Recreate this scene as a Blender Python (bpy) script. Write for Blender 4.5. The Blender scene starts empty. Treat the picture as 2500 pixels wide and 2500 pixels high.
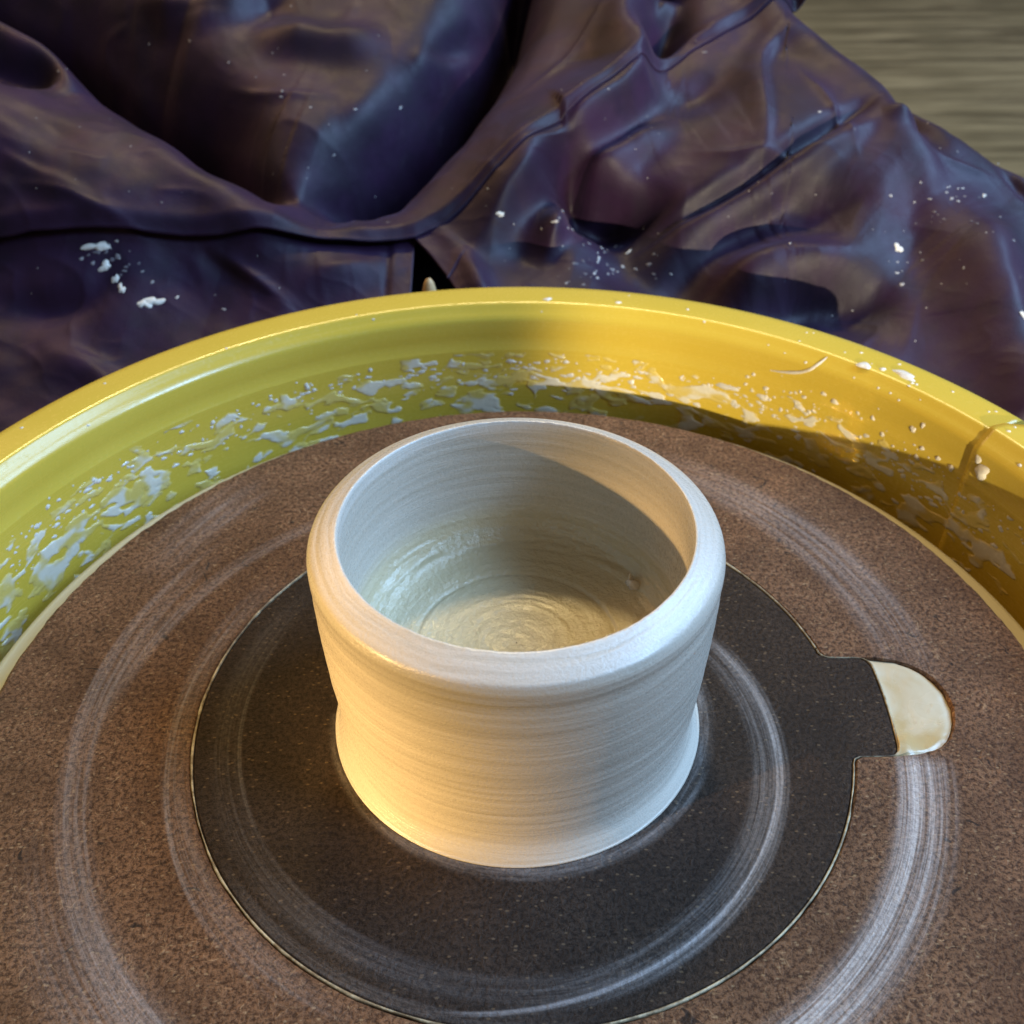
import bpy, bmesh, math, random
import numpy as np
from mathutils import Matrix, Vector

random.seed(7); rng = np.random.default_rng(7)
SC = bpy.context.scene
COL = SC.collection
U = 0.0915                      # metres per design unit (radius of the inner bat)
rad = math.radians

# ------------------------------------------------------------------ camera
F_PX, PITCH, ROLL = 2710.4, 0.6846, -0.0114       # solved for a 2500 px square picture
CAM = np.array([-0.0233, -2.2721, 2.6522])
cp, sp = math.cos(PITCH), math.sin(PITCH)
_fw = np.array([0, cp, -sp]); _rt = np.array([1., 0, 0]); _up = np.cross(_rt, _fw)
cr, sr = math.cos(ROLL), math.sin(ROLL)
RT, UP, FW = cr*_rt + sr*_up, -sr*_rt + cr*_up, _fw
cd = bpy.data.cameras.new('camera'); cam = bpy.data.objects.new('camera', cd); COL.objects.link(cam)
cd.sensor_width = 36; cd.sensor_fit = 'HORIZONTAL'; cd.lens = 36*F_PX/2500
cd.clip_start = 0.01; cd.clip_end = 100
m = Matrix.Identity(4)
for i in range(3):
    m[i][0], m[i][1], m[i][2], m[i][3] = RT[i], UP[i], -FW[i], CAM[i]*U
cam.matrix_world = m
cd.dof.use_dof = True; cd.dof.focus_distance = 3.12*U; cd.dof.aperture_fstop = 22
SC.camera = cam

# ------------------------------------------------------------------ world, lamps, exposure
w = bpy.data.worlds.new('World'); SC.world = w; w.use_nodes = True
bg = w.node_tree.nodes['Background']; bg.inputs[0].default_value = (1.0, 0.80, 0.60, 1); bg.inputs[1].default_value = 0.13
SC.view_settings.view_transform = 'Standard'; SC.view_settings.look = 'None'
SC.view_settings.exposure = 0; SC.view_settings.gamma = 1

def lamp(name, kind, loc, target, energy, color, **kw):
    d = bpy.data.lights.new(name, kind); d.energy = energy; d.color = color
    for k, v in kw.items(): setattr(d, k, v)
    o = bpy.data.objects.new(name, d); COL.objects.link(o)
    o.location = loc
    o.rotation_euler = (Vector(target) - Vector(loc)).to_track_quat('-Z', 'Y').to_euler()
    return o
def polar(target, az, el, dist):
    a, e = rad(az), rad(el)
    return (target[0]+dist*math.cos(e)*math.cos(a), target[1]+dist*math.cos(e)*math.sin(a), target[2]+dist*math.sin(e))
# daylight from the window, to the right
t = (0, 0, 0)
lamp('window_light', 'AREA', polar(t, 16, 42, 3.0), t, 115, (0.36, 0.62, 1.0), shape='RECTANGLE', size=1.4, size_y=1.5)
t = (0, 0, 0.02)
lamp('cool_fill_front', 'AREA', polar(t, -22, 36, 3.0), t, 80, (0.36, 0.62, 1.0), shape='RECTANGLE', size=0.8, size_y=0.9)  # cool fill added for the pot's front right, no second window
# soft warm fill added at the back left for the pot and apron
t = (-0.03, 0.1, 0.03)
lamp('warm_fill', 'AREA', polar(t, 138, 40, 2.6), t, 20, (1.0, 0.58, 0.24), shape='RECTANGLE', size=1.0, size_y=0.9)
# ceiling lamp beyond the potter
t = (0, 0.1, 0)
lamp('ceiling_lamp', 'AREA', polar(t, 93, 60, 2.4), t, 28, (1.0, 0.76, 0.36), shape='DISK', size=0.28)
# two separate beams: one added for the pot, one as sun on the pan
t = (-0.012, -0.012, 0.020)
lamp('warm_beam_on_pot', 'AREA', polar(t, 206, 12.8, 2.0), t, 0.064, (1.0, 0.62, 0.24), shape='SQUARE', size=0.06, spread=rad(3.4))
t = (1.42*U, 1.62*U, 0.17*U)
lamp('low_sun_on_pan', 'SPOT', polar(t, 286, 8.0, 2.4), t, 380, (1.0, 0.86, 0.58), spot_size=rad(5.6), spot_blend=0.6, shadow_soft_size=0.010)

# ------------------------------------------------------------------ helpers
def mesh_obj(name, verts, faces, mat=None, parent=None, smooth=True, scale=True):
    me = bpy.data.meshes.new(name)
    v = np.asarray(verts, float)*(U if scale else 1)
    me.from_pydata(v.tolist(), [], faces); me.update()
    if smooth: me.polygons.foreach_set('use_smooth', [True]*len(me.polygons))
    o = bpy.data.objects.new(name, me); COL.objects.link(o)
    if mat: me.materials.append(mat)
    if parent: o.parent = parent
    return o
def grid_faces(nu, nv, closed_u=False, closed_v=False, flip=False):
    i = np.arange(nu if closed_u else nu-1); j = np.arange(nv if closed_v else nv-1)
    I, J = np.meshgrid(i, j, indexing='ij'); I2, J2 = (I+1) % nu, (J+1) % nv
    f = np.stack([I*nv+J, I2*nv+J, I2*nv+J2, I*nv+J2], -1).reshape(-1, 4)
    return (f[:, ::-1] if flip else f).tolist()
def tag(o, label=None, cat=None, group=None, kind=None):
    if label: o['label'] = label
    if cat: o['category'] = cat
    if group: o['group'] = group
    if kind: o['kind'] = kind
    return o
def empty(name, loc=(0, 0, 0)):
    o = bpy.data.objects.new(name, None); COL.objects.link(o); o.location = loc; o.empty_display_size = 0.02
    return o
def vnoise(x, y, seed=0, py=None):
    """smooth value noise, vectorised"""
    r = np.random.default_rng(seed); T = r.random((256, 256))
    xi, yi = np.floor(x).astype(int), np.floor(y).astype(int)
    fx, fy = x-xi, y-yi
    fx = fx*fx*fx*(fx*(fx*6-15)+10); fy = fy*fy*fy*(fy*(fy*6-15)+10)
    g = lambda a, b: T[a % 256, b % 256]
    return (g(xi, yi)*(1-fx)+g(xi+1, yi)*fx)*(1-fy)+(g(xi, yi+1)*(1-fx)+g(xi+1, yi+1)*fx)*fy
def fbm(x, y, seed=0, o=4, gain=.5):
    s, a, tot = 0, 1, 0
    for k in range(o):
        s = s+a*vnoise(x*2**k+k*17.3, y*2**k+k*5.7, seed+k); tot += a; a *= gain
    return s/tot
def sstep(a, b, x):
    t = np.clip((x-a)/(b-a), 0, 1); return t*t*(3-2*t)
def ray(u, v):
    u, v = np.asarray(u, float), np.asarray(v, float)
    return FW+((u-1250)/F_PX)[..., None]*RT-((v-1250)/F_PX)[..., None]*UP

class NT:
    """small node-tree writer"""
    def __init__(s, name):
        s.m = bpy.data.materials.new(name); s.m.use_nodes = True
        s.t = s.m.node_tree; s.n = s.t.nodes; s.b = s.n['Principled BSDF']
    def put(s, sock, v):
        if isinstance(v, bpy.types.NodeSocket): s.t.links.new(v, sock)
        elif v is not None:
            if hasattr(sock.default_value, '__len__'):
                v = (v,)*len(sock.default_value) if not hasattr(v, '__len__') else v
                if len(v) == 3 and len(sock.default_value) == 4: v = (*v, 1)
            sock.default_value = v
    def math(s, op, a, b=None, c=None, clamp=False):
        n = s.n.new('ShaderNodeMath'); n.operation = op; n.use_clamp = clamp
        for i, q in enumerate((a, b, c)):
            if q is not None: s.put(n.inputs[i], q)
        return n.outputs[0]
    def vmath(s, op, a, b=None, scale=None):
        n = s.n.new('ShaderNodeVectorMath'); n.operation = op
        s.put(n.inputs[0], a)
        if b is not None: s.put(n.inputs[1], b)
        if scale is not None: s.put(n.inputs['Scale'], scale)
        return n.outputs['Value'] if op in ('LENGTH', 'DOT_PRODUCT') else n.outputs[0]
    def coords(s):
        c = s.n.new('ShaderNodeTexCoord'); return s.vmath('SCALE', c.outputs['Object'], scale=1/U)
    def sep(s, v):
        n = s.n.new('ShaderNodeSeparateXYZ'); s.put(n.inputs[0], v); return n.outputs
    def comb(s, x=0, y=0, z=0):
        n = s.n.new('ShaderNodeCombineXYZ')
        for i, q in enumerate((x, y, z)): s.put(n.inputs[i], q)
        return n.outputs[0]
    def noise(s, vec, scale, detail=3, rough=.55, dist=0, out='Fac'):
        n = s.n.new('ShaderNodeTexNoise'); s.put(n.inputs['Vector'], vec)
        for k, q in (('Scale', scale), ('Detail', detail), ('Roughness', rough), ('Distortion', dist)): n.inputs[k].default_value = q
        return n.outputs[out]
    def vor(s, vec, scale, feature='F1', rnd=1):
        n = s.n.new('ShaderNodeTexVoronoi'); n.feature = feature; s.put(n.inputs['Vector'], vec)
        n.inputs['Scale'].default_value = scale; n.inputs['Randomness'].default_value = rnd
        return n.outputs['Distance']
    def mapr(s, v, a, b, c=0, d=1, smooth=True):
        n = s.n.new('ShaderNodeMapRange'); n.interpolation_type = 'SMOOTHSTEP' if smooth else 'LINEAR'
        for i, q in enumerate((v, a, b, c, d)): s.put(n.inputs[i], q)
        return n.outputs[0]
    def mix(s, f, a, b, mode='MIX'):
        n = s.n.new('ShaderNodeMix'); n.data_type = 'RGBA'; n.blend_type = mode
        s.put(n.inputs['Factor'], f); s.put(n.inputs['A'], a); s.put(n.inputs['B'], b)
        return [o for o in n.outputs if o.type == 'RGBA'][0]
    def bump(s, h, strength=.3, dist=.001, prev=None):
        n = s.n.new('ShaderNodeBump'); s.put(n.inputs['Height'], h)
        n.inputs['Strength'].default_value = strength; n.inputs['Distance'].default_value = dist
        if prev is not None: s.put(n.inputs['Normal'], prev)
        return n.outputs[0]
    def done(s, color=None, rough=None, normal=None, **kw):
        if color is not None: s.put(s.b.inputs['Base Color'], color)
        if rough is not None: s.put(s.b.inputs['Roughness'], rough)
        if normal is not None: s.put(s.b.inputs['Normal'], normal)
        for k, v in kw.items(): s.put(s.b.inputs[k.replace('_', ' ')], v)
        return s.m
    def polar(s):
        p = s.coords(); o = s.sep(p)
        s.r = s.vmath('LENGTH', s.comb(o[0], o[1], 0))
        s.azR = s.math('MULTIPLY', s.math('ARCTAN2', o[1], o[0]), 180/math.pi)              # 0 on the right
        s.azL = s.math('MULTIPLY', s.math('ARCTAN2', s.math('MULTIPLY', o[1], -1), s.math('MULTIPLY', o[0], -1)), 180/math.pi)  # 0 on the left
        return p
    def smear(s, side, r0, width, k, az0, a0, a1, soft, amount, grain=55, seed=0):
        az = s.azR if side == 'R' else s.azL
        rr = s.math('SUBTRACT', s.r, s.math('MULTIPLY_ADD', az, k, r0-k*az0))
        # ragged edge
        st = s.noise(s.comb(s.math('MULTIPLY', rr, grain*1.9), s.math('MULTIPLY', az, .02), seed), 1, 4, .7)
        d = s.math('ABSOLUTE', rr)
        band = s.mapr(d, width, width*.25)
        win = s.math('MULTIPLY', s.mapr(az, a0-soft, a0+soft), s.mapr(az, a1+soft, a1-soft))
        return s.math('MULTIPLY', s.math('MULTIPLY', band, win), s.mapr(st, .36, .66, amount*.14, amount*1.12), clamp=True)

SLIP = (0.60, 0.55, 0.47)
# ------------------------------------------------------------------ materials
def mat_hardboard(name, c_lo, c_mid, c_hi, smears, speck=.5):
    n = NT(name); p = n.polar()
    warp = n.noise(p, 9, 2, .5, 0, 'Color')
    pw = n.vmath('ADD', p, n.vmath('SCALE', warp, scale=.06))
    fib = None
    for ang in (0, 62, 118):
        rot = n.n.new('ShaderNodeVectorRotate'); rot.rotation_type = 'Z_AXIS'
        n.put(rot.inputs['Vector'], pw); rot.inputs['Angle'].default_value = rad(ang)
        v = n.vmath('MULTIPLY', rot.outputs[0], (20, 64, 1))
        f = n.noise(v, 1, 3, .7)
        fib = f if fib is None else n.math('MAXIMUM', fib, f)
    fine = n.noise(p, 70, 4, .8)
    blot = n.noise(p, 4.5, 4, .6)
    col = n.mix(n.mapr(fine, .38, .60), c_lo, c_mid)
    col = n.mix(n.mapr(fib, .60, .76, 0, .62), col, c_hi)
    col = n.mix(n.mapr(blot, .35, .7, 0, .45), col, c_lo)
    wet = n.noise(p, 1.7, 4, .65, .5)
    col = n.mix(n.mapr(wet, .5, .7, 0, .40), col, c_lo)
    # dark slivers of bark
    rot = n.n.new('ShaderNodeVectorRotate'); rot.rotation_type = 'Z_AXIS'
    n.put(rot.inputs['Vector'], n.vmath('ADD', p, n.vmath('SCALE', warp, scale=.25))); rot.inputs['Angle'].default_value = .5
    dv = n.vor(n.vmath('MULTIPLY', rot.outputs[0], (8, 20, 1)), 1)
    keep = n.mapr(n.noise(p, 6, 1, .5), .46, .54)
    col = n.mix(n.math('MULTIPLY', n.mapr(dv, .17, .09), n.math('MULTIPLY', keep, speck*1.5), clamp=True), col, (0.012, 0.009, 0.008))
    dv2 = n.vor(n.vmath('ADD', p, (3.3, 1.2, 0)), 46)
    col = n.mix(n.mapr(dv2, .2, .1, 0, speck), col, c_lo)
    lv = n.vor(n.vmath('MULTIPLY', n.vmath('ADD', p, (7.3, 4.2, 0)), (28, 46, 1)), 1)
    col = n.mix(n.mapr(lv, .20, .08, 0, speck*.9), col, (0.36, 0.24, 0.13))
    tot = None
    for a in smears:
        q = n.smear(*a); tot = q if tot is None else n.math('ADD', tot, q, clamp=True)
    if tot is not None:
        grain = n.mapr(fine, .25, .7, .55, 1)
        tot = n.math('MULTIPLY', tot, grain, clamp=True)
        col = n.mix(tot, col, (0.56, 0.52, 0.50))
    h = n.math('ADD', n.math('MULTIPLY', fib, .7), fine)
    nb = n.bump(h, .8, .0008)
    return n.done(col, n.mapr(fine, .3, .7, .62, .46), nb, Specular_IOR_Level=.15)

brown = mat_hardboard('brown_hardboard', (0.044, 0.020, 0.010), (0.205, 0.105, 0.054), (0.46, 0.29, 0.155), [
    # side, r0, width, spiral, az0, from, to, soft, amount
    ('R', 1.205, .105, -.0004, -25, -75, -9.5, 1.5, .62, 40, 1),
    ('R', 1.165, .04, -.0006, -25, -60, -10, 2, .5, 60, 2),
    ('R', 1.225, .007, -.0006, -25, -70, -10, 2, .5, 30, 8),
    ('R', 1.30, .13, .002, 25, 11, 60, 14, .26, 30, 3),
    ('L', 1.325, .05, 0, 20, -25, 62, 16, .24, 30, 4),
    ('L', 1.365, .025, 0, 20, -30, 60, 12, .2, 50, 5),
    ('L', 1.07, .012, .0008, 10, -18, 48, 14, .25, 30, 6),
    ('L', 1.05, .05, 0, 10, -30, 60, 10, .18, 50, 7),
    ('L', 1.24, .04, .002, -25, -50, -6, 12, .26, 50, 9),
    ('L', 1.50, .12, -.003, -38, -46, -29, 6, .28, 6, 10),
    ('R', 1.40, .16, 0, -90, -150, -60, 20, .2, 50, 11),
], .55)
dark = mat_hardboard('dark_hardboard', (0.014, 0.0085, 0.0055), (0.046, 0.029, 0.019), (0.098, 0.064, 0.043), [
    ('R', .765, .07, -.0022, -20, -85, 24, 14, .20, 40, 21),
    ('R', .790, .010, -.0022, -20, -100, 22, 10, .40, 30, 22),
    ('R', .80, .028, -.0022, -20, -75, 20, 16, .28, 60, 29),
    ('L', .905, .055, 0, 0, -30, 78, 16, .07, 70, 24),
    ('L', .86, .010, 0, 0, -20, 60, 12, .12, 50, 25),
    ('L', .975, .022, 0, 70, 40, 92, 12, .12, 30, 26),
    ('L', .89, .05, 0, 70, 45, 110, 14, .08, 50, 27),
    ('R', .565, .035, 0, -60, -175, 60, 20, .30, 12, 28),
], .25)

n = NT('clay_slip_wet'); p = n.coords()
nz = n.noise(p, 30, 3, .6)
slip_wet = n.done(n.mix(nz, (0.50, 0.46, 0.40), (0.66, 0.62, 0.55)), n.mapr(nz, .3, .7, .12, .3), n.bump(nz, .25, .0006), Specular_IOR_Level=.6, Coat_Weight=.3, Coat_Roughness=.08)
n = NT('slip_film'); p = n.coords()
an = n.n.new('ShaderNodeAttribute'); an.attribute_name = 'thick'
nz = n.noise(p, 34, 4, .65)
film_m = n.done(n.mix(n.mapr(an.outputs['Fac'], 0, .9, .12, .88), (0.55, 0.40, 0.06), n.mix(nz, (0.54, 0.50, 0.42), (0.68, 0.65, 0.58))), n.mapr(nz, .3, .7, .16, .30), n.bump(nz, .15, .0006), Specular_IOR_Level=.5)
n = NT('clay_slip_dry'); p = n.coords()
nz = n.noise(p, 60, 4, .65)
slip_dry = n.done(n.mix(nz, (0.48, 0.43, 0.36), (0.72, 0.67, 0.58)), .6, n.bump(nz, .5, .0006))
n = NT('clay_soaked_in'); p = n.coords()
soak_m = n.done(n.mix(n.mapr(n.noise(p, 5, 3, .7), .38, .66), (0.10, 0.085, 0.095), (0.50, 0.46, 0.42)), .7)
n = NT('slip_in_joint'); p = n.coords()
nz = n.noise(p, 14, 4, .7)
joint_m = n.done(n.mix(n.mapr(nz, .4, .65), (0.16, 0.12, 0.07), (0.48, 0.42, 0.28)), .55, n.bump(n.noise(p, 60, 3, .6), .5, .0006))
n = NT('slip_puddle'); p = n.coords()
nz = n.noise(p, 9, 3, .5, 1.2)
slip_pool = n.done(n.mix(n.mapr(n.noise(p, 4, 3, .5, .8), .36, .64), (0.42, 0.31, 0.15), (0.50, 0.43, 0.30)), n.mapr(nz, .3, .7, .16, .32), n.bump(nz, .12, .002), Specular_IOR_Level=.5)

def mat_clay():
    n = NT('thrown_clay'); p = n.polar(); o = n.sep(p)
    # height along the profile: rings follow z on the walls, r on the floor and lip
    az = n.math('MULTIPLY', n.azR, .006)
    key = n.math('ADD', n.math('MULTIPLY', o[2], 1.0), n.math('MULTIPLY', n.r, .9))
    key = n.math('ADD', key, n.math('MULTIPLY', n.noise(p, 2.2, 2, .5), .03))
    ring = n.noise(n.comb(n.math('MULTIPLY', key, 42), az, 0), 1, 4, .62)
    ring2 = n.noise(n.comb(n.math('MULTIPLY', key, 170), n.math('MULTIPLY', n.azR, .02), 3), 1, 2, .6)
    fine = n.noise(p, 85, 4, .75)
    col = n.mix(n.mapr(ring, .30, .72), (0.425, 0.390, 0.325), (0.485, 0.447, 0.378))
    col = n.mix(n.mapr(ring2, .5, .72, 0, .16), col, (0.58, 0.53, 0.47))
    col = n.mix(n.mapr(fine, .62, .8, 0, .25), col, (0.30, 0.26, 0.2))
    low = n.math('MULTIPLY', n.mapr(o[2], .36, .06), n.mapr(n.r, .49, .51))       # slurry at the foot, plus its brighter light put into the colour
    col = n.mix(n.math('MULTIPLY', low, n.mapr(ring, .3, .62, .25, .9)), col, (0.56, 0.52, 0.445))
    lipw = n.mapr(o[2], .70, .735)
    col = n.mix(n.math('MULTIPLY', lipw, n.mapr(ring2, .3, .6, .1, .6)), col, (0.62, 0.58, 0.52))
    inside = n.math('MULTIPLY', n.mapr(n.r, .475, .463), n.mapr(o[2], .56, .34))   # slurry left inside: wetter, a little darker
    col = n.mix(n.math('MULTIPLY', inside, .85), col, (0.50, 0.42, 0.25))
    rough = n.mapr(fine, .3, .7, .22, .38)
    rough = n.math('SUBTRACT', rough, n.math('MULTIPLY', inside, .17))
    nb = n.bump(ring, .22, .0008)
    nb = n.bump(ring2, .26, .0004, nb)
    nb = n.bump(fine, .34, .0006, nb)
    grit = n.noise(p, 48, 3, .6)
    nb = n.bump(n.math('MULTIPLY', grit, inside), .6, .0010, nb)
    return n.done(col, rough, nb, Specular_IOR_Level=.6, Coat_Weight=.22, Coat_Roughness=.22)
clay = mat_clay()

def mat_pan():
    n = NT('yellow_plastic'); p = n.polar(); o = n.sep(p)
    azn = n.math('MULTIPLY', n.azR, .25)
    v = n.comb(azn, n.math('MULTIPLY', o[2], 22), 0)
    # thin dried film of slip low on the inner wall
    f = n.noise(v, 1.2, 5, .65, .6)
    film = n.math('MULTIPLY', n.mapr(f, .5, .72), n.math('MULTIPLY', n.mapr(o[2], .10, -.02), .40))
    drip = n.noise(n.comb(n.math('MULTIPLY', n.azR, 1.1), n.math('MULTIPLY', o[2], 4), 5), 1, 3, .6)
    film = n.math('ADD', film, n.math('MULTIPLY', n.mapr(drip, .56, .74), n.math('MULTIPLY', n.mapr(o[2], .06, -.04), .42)), clamp=True)
    film = n.math('MULTIPLY', film, n.mapr(n.r, 2.0, 1.98))
    big = n.noise(p, 3, 3, .5)
    col = n.mix(big, (0.52, 0.365, 0.040), (0.57, 0.402, 0.055))
    col = n.mix(film, col, (0.55, 0.51, 0.42))
    sc = n.noise(n.comb(n.math('MULTIPLY', n.azR, .08), n.math('MULTIPLY', o[2], 160), 0), 1, 3, .6)
    dirt = n.noise(p, 55, 4, .7)
    rough = n.math('ADD', n.mapr(sc, .3, .7, .17, .30), n.mapr(dirt, .5, .75, 0, .2))
    return n.done(col, rough, n.bump(sc, .05, .0006), Specular_IOR_Level=.5, Subsurface_Weight=0)
yellow = mat_pan()

n = NT('slip_coated_wheel_head'); p = n.polar()
nz = n.noise(n.comb(n.math('MULTIPLY', n.r, 40), n.math('MULTIPLY', n.azR, .03), 0), 1, 4, .6)
head_m = n.done(n.mix(nz, (0.42, 0.38, 0.26), (0.60, 0.56, 0.42)), .35, n.bump(nz, .15, .0006))

def mat_apron():
    n = NT('coated_apron_cloth'); p = n.coords()
    weave = n.noise(p, 160, 2, .6)
    blot = n.noise(p, 2.6, 4, .6)
    dust = n.noise(p, 7, 5, .72)
    col = n.mix(n.mapr(blot, .35, .65), (0.011, 0.0042, 0.015), (0.021, 0.007, 0.026))
    col = n.mix(n.mapr(dust, .58, .85, 0, .10), col, (0.14, 0.11, 0.13))
    wr = n.noise(p, 10, 4, .6, .8)
    nb = n.bump(wr, .035, .005); nb = n.bump(weave, .25, .0005, nb)
    return n.done(col, n.mapr(dust, .3, .75, .48, .60), nb, Specular_IOR_Level=.27, Sheen_Weight=.06, Sheen_Roughness=.4, Sheen_Tint=(0.55, 0.45, 0.8))
apron_m = mat_apron()
n = NT('black_trousers'); trouser_m = n.done((0.006, 0.006, 0.007), .9, Specular_IOR_Level=.1)
n = NT('dark_stitching'); stitch_m = n.done((0.012, 0.008, 0.018), .7)
n = NT('pale_wood'); p = n.coords()
nz = n.noise(n.vmath('MULTIPLY', p, (60, 60, 6)), 1, 3, .6)
wood_m = n.done(n.mix(nz, (0.42, 0.27, 0.12), (0.60, 0.42, 0.22)), .5)
n = NT('painted_steel'); steel_m = n.done((0.06, 0.06, 0.065), .45, Metallic=.4)

def mat_floor():
    n = NT('grained_floor'); p = n.coords(); o = n.sep(p)
    g1 = n.noise(n.comb(n.math('MULTIPLY', o[0], .12), n.math('MULTIPLY', o[1], 1.3), 0), 1, 3, .7)
    g2 = n.noise(n.comb(n.math('MULTIPLY', o[0], .3), n.math('MULTIPLY', o[1], 3.2), 4), 1, 4, .7)
    b = n.noise(n.comb(n.math('MULTIPLY', o[0], .5), n.math('MULTIPLY', o[1], .12), 9), 1, 2, .5)
    col = n.mix(n.mapr(g1, .35, .65), (0.080, 0.058, 0.028), (0.20, 0.152, 0.076))
    col = n.mix(n.mapr(g2, .4, .68, 0, .7), col, (0.36, 0.28, 0.150))
    col = n.mix(n.mapr(b, .4, .65, 0, .35), col, (0.12, 0.095, 0.045))
    return n.done(col, .5, n.bump(g2, .2, .002))
floor_m = mat_floor()

# ------------------------------------------------------------------ floor
FLOOR = -5.0
fl = mesh_obj('floor', [(-60, -25, FLOOR), (60, -25, FLOOR), (60, 80, FLOOR), (-60, 80, FLOOR)], [(0, 1, 2, 3)], floor_m, smooth=False)
tag(fl, 'grey beige floor with fine streaked wood grain', kind='structure')

# ------------------------------------------------------------------ lathe
def lathe(name, prof, seg, mat, parent=None, center=(0, 0, 0), fn=None, closed=False, cap=False):
    prof = np.asarray(prof, float); n_ = len(prof)
    a = np.linspace(0, 2*np.pi, seg, endpoint=False)
    A, I = np.meshgrid(a, np.arange(n_), indexing='ij')
    R, Z = prof[I, 0].copy(), prof[I, 1].copy()
    if fn: R, Z = fn(A, I, R, Z)
    V = np.stack([R*np.cos(A)+center[0], R*np.sin(A)+center[1], Z+center[2]], -1).reshape(-1, 3)
    F = grid_faces(seg, n_, True, closed)
    if cap:
        F.append([i*n_ for i in range(seg)][::-1]); F.append([i*n_+n_-1 for i in range(seg)])
    return mesh_obj(name, V, F, mat, parent)
def resample(pts, n_, smooth=True):
    P = np.asarray(pts, float)
    if smooth:                                       # Catmull-Rom
        Q = np.vstack([2*P[0]-P[1], P, 2*P[-1]-P[-2]]); out = []
        for i in range(1, len(Q)-2):
            tt = np.linspace(0, 1, 24, endpoint=False)[:, None]
            a, b, c, d = Q[i-1], Q[i], Q[i+1], Q[i+2]
            out.append(.5*((2*b)+(-a+c)*tt+(2*a-5*b+4*c-d)*tt**2+(-a+3*b-3*c+d)*tt**3))
        P = np.vstack(out+[Q[-2][None]])
    s = np.r_[0, np.cumsum(np.linalg.norm(np.diff(P, axis=0), axis=1))]
    t_ = np.linspace(0, s[-1], n_)
    return np.stack([np.interp(t_, s, P[:, k]) for k in range(P.shape[1])], -1)

# ------------------------------------------------------------------ pottery wheel (head, shaft, table)
wheel = empty('pottery_wheel', (0, 0, FLOOR*U))
tag(wheel, 'pottery wheel with pale slip coated round head under the brown bat', 'pottery wheel')
def under(o, p):
    o.parent = p; o.matrix_parent_inverse = Matrix.Translation(-Vector(p.location)); return o
HZ = -.0900
hp = [(.001, HZ), (1.0, HZ), (1.60, HZ), (1.765, HZ), (1.785, HZ-.006), (1.793, HZ-.02), (1.793, HZ-.10), (1.78, HZ-.12), (.2, HZ-.12), (.001, HZ-.12)]
under(lathe('wheel_head', hp, 256, head_m), wheel)
under(lathe('shaft', [(.001, HZ-.122), (.16, HZ-.122), (.16, -.62), (.001, -.62)], 48, steel_m), wheel)
def box(name, x0, x1, y0, y1, z0, z1, mat):
    v = [(x, y, z) for x in (x0, x1) for y in (y0, y1) for z in (z0, z1)]
    f = [(0, 1, 3, 2), (4, 6, 7, 5), (0, 4, 5, 1), (2, 3, 7, 6), (0, 2, 6, 4), (1, 5, 7, 3)]
    return mesh_obj(name, v, f, mat, smooth=False)
under(box('table', -2.5, 2.5, -2.4, 2.42, -.66, -.575, steel_m), wheel)
for x in (-2.2, 2.2):
    for y in (-2.1, 2.1):
        under(box('leg', x-.15, x+.15, y-.15, y+.15, FLOOR, -.662, steel_m), wheel)

# ------------------------------------------------------------------ bat with notch, and its round insert with a tab
TH = -.0845
disc_out = np.array([(.969, .237), (.980, .222), (.998, .213), (1.03, .211), (1.085, .2105), (1.106, .207), (1.122, .195), (1.130, .178), (1.133, .155),
                     (1.136, .05), (1.134, -.05), (1.126, -.150), (1.120, -.172), (1.108, -.184), (1.087, -.189), (1.03, -.189), (1.000, -.189), (.984, -.197), (.977, -.215)])
hole_out = np.array([(.969, .237), (.980, .222), (.998, .213), (1.03, .211), (1.085, .2105), (1.14, .210), (1.206, .195), (1.250, .172), (1.284, .144), (1.308, .108), (1.325, .065),
                     (1.331, 0), (1.317, -.056), (1.300, -.094), (1.279, -.126), (1.252, -.150), (1.221, -.166), (1.17, -.180), (1.10, -.188), (1.03, -.189), (1.000, -.189), (.984, -.197), (.977, -.215)])
def polar_outline(pts, N):
    pts = resample(pts, 400, False)
    az = np.arctan2(pts[:, 1], pts[:, 0]); r = np.hypot(pts[:, 0], pts[:, 1])
    o = np.argsort(az); az, r = az[o], r[o]
    # uniform angles plus a dense run across the tab
    th = np.unique(np.r_[np.linspace(-np.pi, np.pi, N, endpoint=False), np.linspace(rad(-13.5), rad(14.5), 320)])
    rr = np.where((th > az[0]) & (th < az[-1]), np.interp(th, az, r), 1.0)
    return th, rr
th_h, r_h = polar_outline(hole_out, 720)
th_d, r_d = polar_outline(disc_out, 720)
chip = (fbm(th_h*30, th_h*0+2, 5, 3)-.5)*.006
bat = empty('bat', (0, 0, TH*U)); tag(bat, 'large round brown hardboard bat with a notch, lying on the wheel head', 'bat')
RO = 1.663
def ring_stack(th, levels):
    V = np.concatenate([np.stack([r*np.cos(th), r*np.sin(th), np.full_like(th, z)], -1)[:, None] for r, z in levels], 1)
    return V.reshape(-1, 3), grid_faces(len(th), len(levels), True, True)
ri = r_h+.003
chipo = (fbm(th_h*40, th_h*0+9, 8, 3)-.5)*.008
V, F = ring_stack(th_h, [(ri, TH), (ri, -.007), (ri+.005+abs(chip), 0*ri-.0005), (ri+.02, 0*ri), (ri*0+RO-.012+chipo, 0*ri), (ri*0+RO+chipo, 0*ri-.007), (ri*0+RO+chipo*.4, TH)])
board = mesh_obj('board', V, F, brown); board.data.polygons.foreach_set('use_smooth', [False]*len(board.data.polygons))
under(board, bat)
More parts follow.
